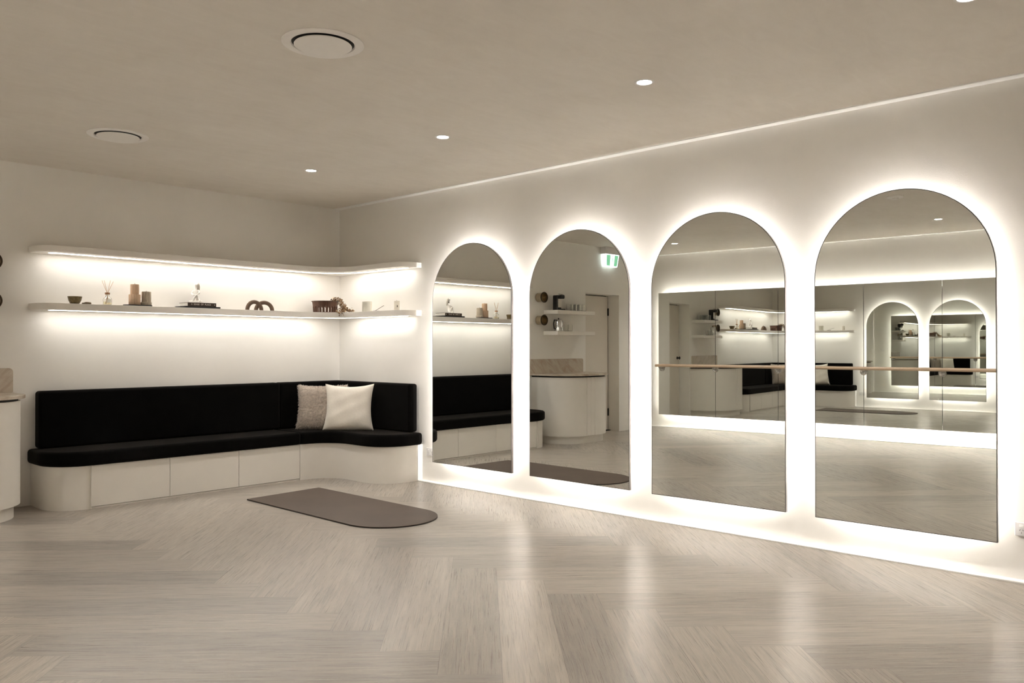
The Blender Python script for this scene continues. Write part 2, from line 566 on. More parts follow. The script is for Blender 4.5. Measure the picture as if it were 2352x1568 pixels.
for i in range(4):
    yc = MY1 - i * (MW + MG) - MW / 2
    t = thing('arched_mirror', MLAB[i], 'mirror', (-MD, yc, MZ0), -YAWS[i], 'backlit arched mirrors on the right wall')
    Z1 = MZ1 - MZ0
    loc = lambda mb: mb        # local frame: x out of the wall is negative, origin on the glass face
    MB().prism(arch(MW - 0.008, 0.004, Z1 - 0.004), -0.0004, 0.004, 'x').build('mirror_glass', M['glass_m'], t, world=False, smooth=False)
    fr = MB()
    o_, in_ = arch(MW, 0, Z1), arch(MW - 0.008, 0.004, Z1 - 0.004)
    n = len(o_)
    vs = [(0, a, b) for a, b in o_] + [(0, a, b) for a, b in in_] + [(0.022, a, b) for a, b in o_] + [(0.022, a, b) for a, b in in_]
    fs = []
    vs = [(0.0, a, b) for a, b in o_] + [(0.022, a, b) for a, b in o_]
    fr.add(vs, [(q, (q + 1) % n, n + (q + 1) % n, n + q) for q in range(n)] + [tuple(range(n, 2 * n))]).build('frame', M['frame'], t, world=False, angle=40)
    vs = [(0, a, b) for a, b in o_] + [(0, a, b) for a, b in in_] + [(0.003, a, b) for a, b in in_]
    fs = []
    for q in range(n):
        r_ = (q + 1) % n
        fs += [(q, r_, n + r_, n + q), (n + q, n + r_, 2 * n + r_, 2 * n + q)]
    MB().add(vs, fs).build('front_rim', M['rim'], t, world=False, smooth=False)
    e = 0.08
    MB().prism(arch(MW - 2 * e - 0.004, e + 0.002, Z1 - e - 0.002), 0.0221, 0.036, 'x').build('backing_box', M['backing'], t, world=False)
    lp = arch(MW - 2 * e, e, Z1 - e)
    n = len(lp)
    MB().add([(0.0223, a, b) for a, b in lp] + [(0.0253, a, b) for a, b in lp], [(q, (q + 1) % n, n + (q + 1) % n, n + q) for q in range(n)]).build('led_strip', M['led_m'], t, world=False, smooth=False)
    MB().box(0.036, 0.0785, -0.12, 0.12, 0.9, 1.15).build('wall_bracket', M['backing'], t, world=False)

# ------------------------------------------------------------------ barre mirrors on the opposite wall
PW, PY, PZ0, PZ1, PD = 0.957, -0.46, 0.192, 2.098, 0.07
NP = 8
names_p = ('nearest the door corner', 'second from the door corner', 'third from the door corner', 'fourth from the door corner', 'fifth from the door corner',
           'sixth from the door corner', 'seventh from the door corner', 'eighth from the door corner')
for i in range(NP):
    ya = PY - i * PW
    yb = ya - PW
    ym = (ya + yb) / 2
    t = thing('wall_mirror_panel', 'tall mirror panel behind the wooden barre, ' + names_p[i] + ' on the opposite wall', 'mirror', (xl(ym) + PD, ym, PZ0), 0.02 * -1, 'mirror panels behind the barre')
    hw = PW / 2 - 0.001
    hh = PZ1 - PZ0
    MB().box(-0.006, 0, -hw + 0.002, hw - 0.002, 0, hh).build('mirror_glass', M['glass_p'], t, world=False, smooth=False)
    for a_ in (-hw, hw - 0.0018):
        MB().box(-0.006, 0.0002, a_, a_ + 0.0018, 0, hh).build('edge_strip', M['rim'], t, world=False, smooth=False)
    e = 0.08
    MB().box(-0.066, -0.0062, -hw + (e if i == NP - 1 else 0), hw - (e if i == 0 else 0), e + 0.001, hh - e - 0.001).build('backing_box', M['backing'], t, world=False, smooth=False)
    segs = [((-hw, e), (hw, e)), ((hw, hh - e), (-hw, hh - e))]
    if i == 0: segs = [((-hw, e), (hw - e, e)), ((hw - e, e), (hw - e, hh - e)), ((hw - e, hh - e), (-hw, hh - e))]
    if i == NP - 1: segs = [((-hw + e, e), (hw, e)), ((hw, hh - e), (-hw + e, hh - e)), ((-hw + e, hh - e), (-hw + e, e))]
    sb = MB()
    for (a, b), (c, dd) in segs:
        sb.add([(-0.0064, a, b), (-0.0064, c, dd), (-0.0094, c, dd), (-0.0094, a, b)], [(0, 1, 2, 3)])
    sb.build('led_strip', M['led_p'], t, world=False, smooth=False, fixn=False)

# ------------------------------------------------------------------ ballet barre
bz, br = 0.962, 0.021
t = thing('ballet_barre', 'long pale oak barre on round nickel brackets in front of the mirror panels', 'barre', (xl(-4) + PD, -4, 0.9))
bx = lambda y, o: xl(y) + PD + o
MB().tube([(bx(y, 0.10), y, bz) for y in (PY - 0.0, -2, -4, -6, PY - NP * PW + 0.05)], br, 20).build('rail', M['oak'], t)
for i in range(NP + 1):
    y = PY - i * PW + (-0.06 if i == 0 else (0.06 if i == NP else 0))
    b = MB()
    x0 = bx(y, 0.001)
    b.lathe([(0.047, 0), (0.047, 0.006), (0.042, 0.010), (0.036, 0.0065), (0.014, 0.008), (0.012, 0.045), (0.010, 0.05)], 28, (x0, y, bz - 0.046), 'x')
    b.tube([(x0 + 0.04, y, bz - 0.046), (x0 + 0.075, y, bz - 0.042), (x0 + 0.095, y, bz - 0.03), (x0 + 0.099, y, bz - 0.018)], 0.009, 12)
    b.build('bracket', M['chrome'], t)

# ------------------------------------------------------------------ corner bench
BL, BY, BA, BE = -2.925, -0.503, -0.465, -1.335     # left end, front, arm face, end of the arm
ZP, ZS, ZB = 0.335, 0.450, 0.905
SX = -0.797                                          # joint between the straight run and the curved unit


def bench_left(d):
    return [(BL - d, -0.002)] + arc(BL + 0.27, BY + 0.27, 0.27 + d, 180, 270, 14)


def bench_right(d):
    p = arc(-0.765, -0.803, 0.30 - d, 90, 0, 14)
    p += arc(-0.185, -1.055, 0.28 + d, 180, 270, 16)
    return p


bench = thing('corner_bench', 'long built-in corner bench with black velvet cushions and off-white base panels', 'bench', (-1.9, -0.25, 0))
# carcass behind the panels
inner = bench_left(-0.022) + bench_right(-0.022) + [(-0.002, BE + 0.022), (-0.002, -0.002)]
MB().prism(inner, 0.0, ZP - 0.006).build('carcass', M['recess'], bench)
lp = bench_left(0) + [(SX - 3 * 0.6185 - 0.003, BY)]
MB().prism(band(lp, -0.018, 0, 0), 0.0, ZP).build('rounded_end_panel', M['joinery'], bench)
for q in range(3):
    a = SX - (3 - q) * 0.6185
    MB().box(a + 0.0015, a + 0.6185 - 0.0015, BY, BY + 0.018, 0.016, ZP).build('front_panel', M['joinery'], bench, bevel=0.0012)
MB().box(SX - 3 * 0.6185, SX, BY + 0.006, BY + 0.02, 0.0, 0.0125).build('kick_rail', M['joinery'], bench)
rp = [(SX + 0.003, BY)] + bench_right(0) + [(-0.062, BE)]
MB().prism(band(rp, -0.018, 0, 0), 0.0, ZP).build('curved_panel', M['joinery'], bench)
MB().box(-0.060, -0.001, BE - 0.003, BE + 0.02, 0.0, ZP + 0.002).build('end_glow_strip', M['white'], bench)  # whiter panel end: mirror LED light near the wall put into its colour
d_ = 0.03
sp = bench_left(d_) + [(SX - 0.003, BY - d_), (SX - 0.003, -0.002)]
MB().prism(sp, ZP + 0.001, ZS).build('seat_cushion', M['velvet'], bench, bevel=0.028, seg=4)
sp = [(SX + 0.003, -0.002), (SX + 0.003, BY - d_)] + bench_right(d_) + [(-0.018, BE - d_), (-0.018, -0.002)]
MB().prism(sp, ZP + 0.001, ZS).build('seat_cushion', M['velvet'], bench, bevel=0.028, seg=4)
bt = 0.12
MB().box(BL + 0.025, -0.772, -bt, -0.002, ZS + 0.001, ZB).build('back_cushion', M['velvet'], bench, bevel=0.025, seg=4)
bp = [(-0.768, -0.002), (-0.768, -bt)] + arc(-0.36, -0.36, 0.24, 90, 0, 14) + [(-bt, BE + 0.05), (-0.018, BE + 0.05), (-0.018, -0.002)]
MB().prism(bp, ZS + 0.001, ZB).build('back_cushion', M['velvet'], bench, bevel=0.022, seg=4)

# ------------------------------------------------------------------ long curved shelves
SL, SDp, SA, SE = -2.945, 0.262, 0.235, -1.32


def shelf_front(o):
    """front edge of the shelf plan pulled back by o"""
    r = 0.16
    p = [(SL + o, -0.001)] + arc(SL + r, -SDp + r, max(r - o, 0.02), 180, 270, 10)
    p += arc(-0.575, -0.60, 0.34 + o, 90, 0, 16)
    p += arc(-SA + 0.15, SE + 0.15, max(0.15 - o, 0.02), 180, 270, 10)
    return p


def long_shelf(zt, zb, lab):
    t = thing('wall_shelf', lab, 'shelf', (-1.5, -0.1, zb), group='long lit shelves above the bench')
    poly = shelf_front(0) + [(-0.06, SE), (-0.06, -0.001)]
    MB().prism(poly, zb, zt).build('board', M['shelf'], t, bevel=0.0015)
    MB().box(-0.0595, -0.001, SE, -0.001, zb, zt).build('glow_edge', M['white'], t)  # white edge by the wall carries the mirror glow in its colour
    o = 0.150
    path = [(SL + o - 0.035, -0.10)] + arc(SL + 0.16, -SDp + 0.16, 0.035, 270, 270, 1) + arc(-0.575, -0.60, 0.34 + o, 90, 0, 16) + [(-SA + o, SE + 0.10)]
    w = 0.011
    n = len(path)
    vs = []
    for i_ in range(n):
        a = Vector(path[max(i_ - 1, 0)]); b = Vector(path[min(i_ + 1, n - 1)])
        dd = (b - a).normalized(); nn = Vector((dd.y, -dd.x))
        p0 = Vector(path[i_]) + nn * w; p1 = Vector(path[i_]) - nn * w
        vs += [(p0.x, p0.y, zb - 0.0015), (p1.x, p1.y, zb - 0.0015)]
    MB().add(vs, [(2 * q, 2 * q + 2, 2 * q + 3, 2 * q + 1) for q in range(n - 1)]).build('led_strip', M['led_s'], t, smooth=False, fixn=False)
    return t


Z_L = 1.598
long_shelf(2.048, 2.000, 'upper of two long white shelves with curved ends, empty on top, lit beneath')
long_shelf(Z_L, 1.546, 'lower of two long white shelves, carrying candles, books and ornaments, lit beneath')

# ------------------------------------------------------------------ things on the lower shelf
# bronze bowl and its striker
t = thing('singing_bowl', 'small hammered bronze bowl at the left end of the lower shelf', 'bowl', (-2.655, -0.155, Z_L))
MB().lathe([(0.001, 0.0), (0.026, 0.0), (0.034, 0.006), (0.046, 0.028), (0.0525, 0.058), (0.0535, 0.062), (0.0500, 0.061), (0.043, 0.030), (0.032, 0.010), (0.001, 0.006)], 36, (-2.655, -0.155, Z_L)).build('bowl_body', M['bowl'], t)
t = MB()
t.tube([(-2.612, -0.19, Z_L + 0.008), (-2.60, -0.192, Z_L + 0.0085), (-2.585, -0.194, Z_L + 0.010), (-2.57, -0.196, Z_L + 0.010), (-2.55, -0.198, Z_L + 0.009), (-2.545, -0.199, Z_L + 0.0085)], [0.0045, 0.0055, 0.010, 0.010, 0.0095, 0.005], 14)
tag(t.build('bowl_striker', M['stick']), 'turned wooden striker lying beside the bronze bowl', 'striker')

# reed diffuser
dx, dy = -2.402, -0.15
t = thing('reed_diffuser', 'clear glass reed diffuser with wooden collar and four thin sticks', 'diffuser', (dx, dy, Z_L))
bt_ = MB().lathe([(0.001, 0.0), (0.030, 0.0), (0.034, 0.004), (0.034, 0.050), (0.030, 0.060), (0.016, 0.070), (0.0135, 0.076), (0.0135, 0.094), (0.011, 0.094), (0.011, 0.076), (0.0275, 0.058), (0.0315, 0.050), (0.0315, 0.006), (0.001, 0.004)], 32, (dx, dy, Z_L)).build('bottle', M['clear'], t)
MB().lathe([(0.001, 0.0045), (0.0305, 0.0065), (0.0305, 0.030), (0.001, 0.030)], 28, (dx, dy, Z_L)).build('fragrance_oil', M['oil'], t)
MB().lathe([(0.0145, 0.090), (0.019, 0.090), (0.0195, 0.092), (0.0195, 0.104), (0.019, 0.106), (0.006, 0.106), (0.006, 0.100)], 28, (dx, dy, Z_L), cap=False).build('collar', M['collar'], t)
for ax_, ay_, hh in ((-0.040, 0.01, 0.205), (-0.030, -0.012, 0.205), (0.026, 0.006, 0.208), (0.044, -0.008, 0.200)):
    MB().tube([(dx - ax_ * 0.25, dy - ay_ * 0.3, Z_L + 0.012), (dx + ax_ * 0.05, dy, Z_L + 0.100), (dx + ax_, dy + ay_, Z_L + hh)], 0.0016, 8).build('reed', M['reed'], t)
MB().box(dx - 0.016, dx + 0.016, dy - 0.0356, dy - 0.0345, Z_L + 0.022, Z_L + 0.048).build('paper_label', M['paper'], t)


def ribbed(tiers, n=26):
    """stacked ribbed cylinders: tiers of (radius, z0, z1)"""
    mb = MB()
    for r, z0, z1 in tiers:
        N = n * 6
        ring = []
        for q in range(N):
            a = 2 * PI * q / N
            k_ = abs(math.sin(a * n / 2))
            ring.append((r * (0.925 + 0.075 * k_ ** 0.7) * math.cos(a), r * (0.925 + 0.075 * k_ ** 0.7) * math.sin(a)))
        vs, fs = [], []
        for sc_, z in ((0.96, z0), (1.0, z0 + 0.002), (1.0, z1 - 0.004), (0.95, z1)):
            vs += [(x * sc_, y * sc_, z) for x, y in ring]
        for i_ in range(3):
            for q in range(N):
                fs.append((i_ * N + q, i_ * N + (q + 1) % N, (i_ + 1) * N + (q + 1) % N, (i_ + 1) * N + q))
        fs.append(tuple(range(N))[::-1]); fs.append(tuple(3 * N + q for q in range(N)))
        mb.add(vs, fs)
    return mb


tr = MB().prism([(-2.283 + a, -0.236 + b) for a, b in arc(0.060, 0.060, 0.060, 90, 270, 12) + arc(0.175, 0.060, 0.060, -90, 90, 12)], Z_L, Z_L + 0.011)
tag(tr.build('slate_tray', M['slate'], bevel=0.001), 'thin black slate tray under the ribbed candles', 'tray')
cz = Z_L + 0.0112
t = thing('ribbed_candle', 'tall tan ribbed candle in two tiers on the black tray', 'candle', (-2.185, -0.160, cz), group='ribbed candles on the slate tray')
ribbed([(0.047, 0, 0.088), (0.034, 0.088, 0.174)]).build('wax_body', M['wax_tan'], t, world=False, angle=60)
MB().tube([(0, 0, 0.172), (0.001, 0, 0.184)], 0.0012, 6).build('wick', M['incense'], t, world=False)
t = thing('ribbed_candle', 'shorter greige ribbed candle on a wide foot, on the black tray', 'candle', (-2.090, -0.168, cz), group='ribbed candles on the slate tray')
ribbed([(0.044, 0, 0.027), (0.038, 0.027, 0.116)]).build('wax_body', M['wax_grey'], t, world=False, angle=60)
MB().tube([(0, 0, 0.114), (-0.001, 0, 0.125)], 0.0012, 6).build('wick', M['incense'], t, world=False)


# books
def book(name, x0, x1, y0, y1, z0, z1, cover, label, cv=0.0028):
    t = thing(name, label, 'book', ((x0 + x1) / 2, (y0 + y1) / 2, z0), group='books lying under the figurine')
    # spine faces the room (-y); the cover wraps top, spine and bottom
    b = MB()
    b.box(x0, x1, y0, y1, z0, z0 + cv).box(x0, x1, y0, y1, z1 - cv, z1).box(x0, x1, y0, y0 + cv * 1.4, z0 + cv, z1 - cv)
    b.build('cover', cover, t, bevel=0.0006)
    MB().box(x0 + 0.004, x1 - 0.004, y0 + cv * 1.5, y1 - 0.004, z0 + cv, z1 - cv).build('pages', M['pages'] if cover is not M['book_black'] else M['book_black'], t)
    return t


book('book', -1.780, -1.452, -0.232, -0.030, Z_L, Z_L + 0.0165, M['book_black'], 'thin black book lying at the bottom of the pair under the figurine')
zb0 = Z_L + 0.0168
bk = book('book', -1.748, -1.484, -0.216, -0.045, zb0, zb0 + 0.033, M['book_brown'], 'brown book with cream spine title lying on top of the black book')


def text_mesh(txt, size, name, mat, parent, origin, right, up, depth=0.0004):
    cu = bpy.data.curves.new('t', 'FONT')
    cu.body = txt; cu.size = size; cu.align_x = 'CENTER'; cu.align_y = 'CENTER'; cu.extrude = depth
    o = bpy.data.objects.new('t', cu)
    C.objects.link(o)
    dg = bpy.context.evaluated_depsgraph_get()
    me = bpy.data.meshes.new_from_object(o.evaluated_get(dg))
    bpy.data.objects.remove(o)
    r, u = Vector(right), Vector(up)
    nrm = r.cross(u)
    mb = MB()
    mb.add([Vector(origin) + r * v.co.x + u * v.co.y + nrm * v.co.z for v in me.vertices], [tuple(p.vertices) for p in me.polygons])
    bpy.data.meshes.remove(me)
    return mb.build(name, mat, parent, smooth=False, fixn=False)


text_mesh('A  SENSE  OF  PLACE', 0.0200, 'spine_title', M['print'], bk, (-1.627, -0.2166, zb0 + 0.0165), (1, 0, 0), (0, 0, 1))
st = MB()
st.prism([(-1.500 + (0.006 if q % 2 == 0 else 0.0026) * math.cos(q * PI / 6), zb0 + 0.0165 + (0.006 if q % 2 == 0 else 0.0026) * math.sin(q * PI / 6)) for q in range(12)], -0.2168, -0.2161, 'y')
st.build('spine_star', M['print'], bk, smooth=False)

# seated plaster figurine
FX, FY, FZ = -1.623, -0.120, zb0 + 0.0332
fig = thing('seated_figurine', 'white plaster figurine of a seated woman hugging one knee, on the books', 'figurine', (FX, FY, FZ), -0.75)


def skinned(name, mat, parent, verts, edges, radii, root=0, sub=2):
    me = bpy.data.meshes.new(name)
    me.from_pydata(verts, edges, [])
    me.materials.append(mat)
    o = bpy.data.objects.new(name, me)
    C.objects.link(o)
    o.parent = parent
    sk = o.modifiers.new('skin', 'SKIN'); sk.use_smooth_shade = True; sk.branch_smoothing = 0.6
    for i_, r in enumerate(radii):
        me.skin_vertices[0].data[i_].radius = (r, r) if not isinstance(r, tuple) else r
    me.skin_vertices[0].data[root].use_root = True
    su = o.modifiers.new('sub', 'SUBSURF'); su.levels = sub; su.render_levels = sub
    return o


vv = [(0.004, 0, 0.018), (0.0, 0, 0.050), (-0.004, 0, 0.080), (-0.004, 0, 0.108), (-0.002, 0, 0.124),      # 0-4 pelvis to neck base
      (-0.001, -0.002, 0.138), (-0.003, -0.006, 0.158), (-0.002, -0.005, 0.176),                            # 5-7 neck, head
      (-0.028, -0.004, 0.112), (-0.036, -0.018, 0.082), (-0.014, -0.040, 0.070), (0.004, -0.046, 0.072),      # 8-11 arm on the left
      (0.022, -0.004, 0.112), (0.032, -0.020, 0.090), (0.022, -0.042, 0.078),                                 # 12-14 other arm
      (0.016, -0.022, 0.026), (0.012, -0.040, 0.074), (-0.006, -0.046, 0.040), (-0.016, -0.050, 0.010), (-0.026, -0.060, 0.006),  # 15-19 raised knee
      (-0.030, -0.008, 0.014), (-0.056, -0.028, 0.011), (-0.020, -0.052, 0.009), (0.040, -0.044, 0.012), (0.056, -0.030, 0.014), (0.036, -0.004, 0.015)]   # 20-25 folded leg
ee = [(0, 1), (1, 2), (2, 3), (3, 4), (4, 5), (5, 6), (6, 7), (3, 8), (8, 9), (9, 10), (10, 11), (3, 12), (12, 13), (13, 14),
      (0, 15), (15, 16), (16, 17), (17, 18), (18, 19), (0, 20), (20, 21), (21, 22), (22, 23), (0, 25), (25, 24)]
rr_ = [0.022, 0.019, 0.018, 0.019, 0.012, 0.009, 0.015, 0.012, 0.011, 0.009, 0.008, 0.006, 0.011, 0.009, 0.007,
       0.016, 0.013, 0.010, 0.008, 0.006, 0.016, 0.013, 0.010, 0.010, 0.012, 0.014]
skinned('figure_body', M['plaster'], fig, vv, ee, rr_)
hv = [(0.002, 0.006, 0.182), (0.010, 0.010, 0.168), (0.013, 0.013, 0.148), (0.012, 0.016, 0.126), (0.010, 0.018, 0.104), (0.008, 0.017, 0.088)]
skinned('hair', M['plaster_hair'], fig, hv, [(q, q + 1) for q in range(5)], [0.010, 0.0165, 0.0165, 0.0145, 0.011, 0.006])
fc = MB()
for s_ in (-1, 1): fc.sphere((-0.005 + s_ * 0.0055, -0.0195, 0.166), 0.0022, 8, 6)
fc.tube([(-0.0055, -0.019, 0.168), (-0.0065, -0.0235, 0.160), (-0.005, -0.0195, 0.158)], [0.0012, 0.0022, 0.0014], 8)
fc.tube([(-0.0095, -0.0185, 0.1525), (-0.005, -0.0205, 0.1520), (-0.001, -0.0190, 0.1525)], 0.0013, 8)
fc.build('face', M['plaster'], fig, world=False)
pl = MB().prism([(0.062 * math.cos(q * PI / 12) * 1.05, -0.026 + 0.040 * math.sin(q * PI / 12)) for q in range(24)], 0.0, 0.006)
pl.build('base', M['plaster'], fig, world=False, bevel=0.002)
# interlocking arches
ta = thing('linked_arches', 'two brown flocked half rings linked together on the lower shelf', 'ornament', (-1.04, -0.185, Z_L))


def half_ring(cx, y, R, r, tilt=0.0, ya=0.0):
    P_ = []
    for q in range(25):
        a = PI * q / 24
        P_.append((cx + R * math.cos(a), y + ya * math.cos(a), Z_L + R * math.sin(a) * 0.98 + 0.0005))
    P_ = [(P_[0][0], P_[0][1], Z_L)] + P_[1:-1] + [(P_[-1][0], P_[-1][1], Z_L)]
    return MB().tube(P_, r, 18)


half_ring(-1.100, -0.205, 0.079, 0.0185, ya=0.012).build('half_ring', M['clay'], ta)
half_ring(-0.975, -0.165, 0.079, 0.0185, ya=-0.012).build('half_ring', M['clay'], ta)

# slotted bowl with dried flowers
bx_, by_ = -0.306, -0.190
t = thing('slotted_bowl', 'round dark wooden bowl with slotted sides in the corner of the lower shelf', 'bowl', (bx_, by_, Z_L))
R_ = 0.132
MB().lathe([(R_ * 0.93, 0.066), (R_ * 0.98, 0.108), (R_ + 0.004, 0.110), (R_ + 0.004, 0.117), (R_ - 0.010, 0.117), (R_ - 0.012, 0.108), (R_ * 0.93 - 0.012, 0.066)], 48, (bx_, by_, Z_L), cap=False).build('rim', M['darkwood'], t)
sl = MB()
for q in range(22):
    a = 2 * PI * q / 22
    for s_, wd in ((0, 0.0),):
        r0, r1 = R_ * 0.90, R_ * 0.93
        ca, sa = math.cos(a), math.sin(a)
        tx, ty = -sa, ca
        hw0, hw1 = 0.0085, 0.0125
        vs = []
        for (rr0, z, hw_) in ((r0, 0.004, hw0), (r1, 0.055, hw0), (r1, 0.068, hw1 + 0.006)):
            for dr in (0, -0.012):
                for sg in (-1, 1):
                    vs.append((bx_ + (rr0 + dr) * ca + sg * hw_ * tx, by_ + (rr0 + dr) * sa + sg * hw_ * ty, Z_L + z))
        fs = []
        for lv in range(2):
            o = lv * 4
            fs += [(o, o + 1, o + 5, o + 4), (o + 2, o + 6, o + 7, o + 3), (o, o + 4, o + 6, o + 2), (o + 1, o + 3, o + 7, o + 5)]
        fs += [(0, 2, 3, 1), (8, 9, 11, 10)]
        sl.add(vs, fs)
sl.build('slats', M['darkwood'], t)
MB().lathe([(0.001, 0), (R_ * 0.90, 0), (R_ * 0.91, 0.006), (0.001, 0.008)], 48, (bx_, by_, Z_L)).build('base', M['darkwood'], t)
# dried flower garland spilling over the rim
t = thing('dried_flower_garland', 'dried brown flower garland spilling from the slotted bowl over the shelf edge', 'dried flowers', (-0.27, -0.33, Z_L + 0.01))
rng = random.Random(11)
gp = [Vector(p) for p in ((-0.245, -0.21, 0.124), (-0.226, -0.27, 0.134), (-0.212, -0.315, 0.116), (-0.208, -0.335, 0.084), (-0.208, -0.360, 0.046), (-0.215, -0.385, 0.018), (-0.255, -0.400, 0.012), (-0.300, -0.395, 0.002))]
gp2 = [Vector(p) for p in ((-0.205, -0.365, 0.035), (-0.186, -0.410, 0.022), (-0.166, -0.450, 0.014))]
stm = MB()
for g_ in (gp, gp2): stm.tube([p + Vector((0, 0, Z_L)) for p in g_], 0.0022, 6)
stm.build('stem', M['dried'], t)
for mm_, cnt, nm in ((M['dried'], 300, 'petals'), (M['dried_lt'], 130, 'seed_heads')):
    pet = MB()
    for q in range(cnt):
        g_ = gp if rng.random() < 0.74 else gp2
        s_ = rng.random() * (len(g_) - 1)
        i_ = min(int(s_), len(g_) - 2)
        c = g_[i_].lerp(g_[i_ + 1], s_ - i_) + Vector((rng.gauss(0, 0.013), rng.gauss(0, 0.013), rng.gauss(0.002, 0.011)))
        c.z = max(c.z, 0.004) if not (g_ is gp and s_ > 5.5) else c.z - rng.random() * 0.030
        if g_ is gp and s_ > 5.5: c += Vector((rng.uniform(-0.03, 0.03), rng.uniform(-0.045, 0.0), 0))
        c.z += Z_L
        dr = Vector((rng.gauss(0, 1), rng.gauss(0, 1), rng.gauss(0.2, 1))).normalized()
        sd = dr.orthogonal().normalized()
        sd = (Matrix.Rotation(rng.random() * 6.28, 3, dr) @ sd)
        up_ = dr.cross(sd)
        L_, W_ = rng.uniform(0.014, 0.029), rng.uniform(0.004, 0.009)
        pet.add([c, c + dr * L_ * 0.5 + sd * W_ + up_ * 0.003, c + dr * L_, c + dr * L_ * 0.5 - sd * W_ + up_ * 0.003, c + dr * L_ * 0.5 - up_ * 0.003],
                [(0, 1, 4), (1, 2, 4), (2, 3, 4), (3, 0, 4), (0, 1, 2, 3)])
    o = pet.build(nm, mm_, t, fixn=False)
    o['kind'] = 'stuff'
# pot, incense and small candle on the return along the mirror wall
t = thing('candle_jar', 'plain pale ceramic candle jar on the short return of the lower shelf', 'jar', (-0.14, -0.665, Z_L))
MB().lathe([(0.001, 0), (0.046, 0), (0.050, 0.004), (0.050, 0.100), (0.0485, 0.102), (0.0455, 0.100), (0.0455, 0.070), (0.001, 0.070)], 36, (-0.14, -0.665, Z_L)).build('jar_body', M['ceramic'], t)
MB().lathe([(0.001, 0.0705), (0.045, 0.0705), (0.045, 0.080), (0.001, 0.082)], 28, (-0.14, -0.665, Z_L)).build('wax', M['wax_white'], t)
t = thing('incense_holder', 'slim incense stick leaning from a low wooden holder beside the jar', 'incense holder', (-0.15, -0.82, Z_L))
MB().prism(arc(-0.15, -0.80, 0.012, 0, 180, 8) + arc(-0.15, -0.86, 0.012, 180, 360, 8), Z_L, Z_L + 0.007).build('holder', M['incense'], t, bevel=0.001)
MB().tube([(-0.15, -0.805, Z_L + 0.006), (-0.15, -0.94, Z_L + 0.053)], 0.0022, 8).build('incense_stick', M['incense'], t)
t = thing('pillar_candle', 'small ivory pillar candle with a dark mark near the shelf end', 'candle', (-0.14, -1.125, Z_L))
MB().lathe([(0.001, 0), (0.026, 0), (0.027, 0.002), (0.027, 0.088), (0.025, 0.091), (0.001, 0.089)], 28, (-0.14, -1.125, Z_L)).build('wax_body', M['wax_white'], t)
MB().tube([(-0.14, -1.125, Z_L + 0.088), (-0.139, -1.125, Z_L + 0.099)], 0.0012, 6).build('wick', M['incense'], t)
sp_ = MB().sphere((-0.152, -1.1495, Z_L + 0.040), 0.011, 12, 8, (0.6, 0.12, 1.0))
sp_.build('seal', M['incense'], t)


# ------------------------------------------------------------------ cushions
def cushion(w, h, th, n=26, pinch=0.09, seed=1, wr=0.0):
    r = random.Random(seed)
    ph = [r.random() * 6.28 for _ in range(8)]
    vs, fs = [], []
    for side in (-1, 1):
        for j_ in range(n + 1):
            for i_ in range(n + 1):
                a, b = -1 + 2 * i_ / n, -1 + 2 * j_ / n
                # sides bow inwards between the pointed corners
                x = a * (1 - pinch * 0.8 * (1 - b * b) * abs(a) ** 3) * (1 + 0.035 * (1 if b < 0 else 0) * b * b)
                z = b * (1 - (pinch * 1.1 if b > 0 else -0.02) * (1 - a * a) * abs(b) ** 3)
                k_ = (max(0, 1 - a ** 4) * max(0, 1 - b ** 4)) ** 0.62
                k_ *= 1 + wr * (math.sin(7 * a + 4 * b + ph[0]) * 0.5 + math.sin(11 * b - 5 * a + ph[1]) * 0.4)
                k_ *= 1 - 0.12 * b
                edge = (1 - max(abs(a), abs(b)))
                rip = wr * 0.25 * math.sin(16 * (a if abs(b) > abs(a) else b) + ph[2]) * max(0, 1 - edge * 4)
                vs.append((x * w / 2, side * th / 2 * (k_ + rip * k_), (z + 1) * h / 2))
    N = (n + 1) ** 2
    for side in range(2):
        for j_ in range(n):
            for i_ in range(n):
                q = side * N + j_ * (n + 1) + i_
                fs.append((q, q + 1, q + n + 2, q + n + 1))
    # close the seam with a tiny rim
    rim = [i_ for i_ in range(n)] + [n + j_ * (n + 1) for j_ in range(n)] + [N - 1 - i_ for i_ in range(n)] + [(n - j_) * (n + 1) for j_ in range(n)]
    for q in range(len(rim)):
        a, b = rim[q], rim[(q + 1) % len(rim)]
        fs.append((a, b, N + b, N + a))
    mb = MB(); mb.add(vs, fs)
    return mb


def lean(base, ang, rz):
    return Matrix.Translation(base) @ Matrix.Rotation(rz, 4, 'Z') @ Matrix.Rotation(-ang, 4, 'X')


t = thing('throw_pillow', 'plain ivory linen pillow in front of the shaggy one', 'pillow', (-0.365, -0.672, ZS + 0.002), group='pillows on the bench corner')
mb = cushion(0.475, 0.45, 0.150, 40, 0.13, 3, 0.07)
mb.xf(lean((-0.387, -0.692, ZS + 0.004), 0.20, math.radians(-47)))
mb.build('pillow_cover', M['linen'], t, angle=80)
t = thing('throw_pillow', 'shaggy greige fleece pillow behind the ivory one', 'pillow', (-0.45, -0.345, ZS + 0.002), group='pillows on the bench corner')
XF = lean((-0.486, -0.402, ZS + 0.012), 0.20, math.radians(-40))
mb = cushion(0.475, 0.425, 0.14, 26, 0.09, 5, 0.05)
base_v, base_f = list(mb.v), list(mb.f)
mb.xf(XF)
mb.build('pillow_cover', M['fleece'], t, angle=80)
rng = random.Random(4)
tuft = MB()
quads = [f for f in base_f if len(f) == 4]
area = [(Vector(base_v[f[1]]) - Vector(base_v[f[0]])).cross(Vector(base_v[f[3]]) - Vector(base_v[f[0]])).length for f in quads]
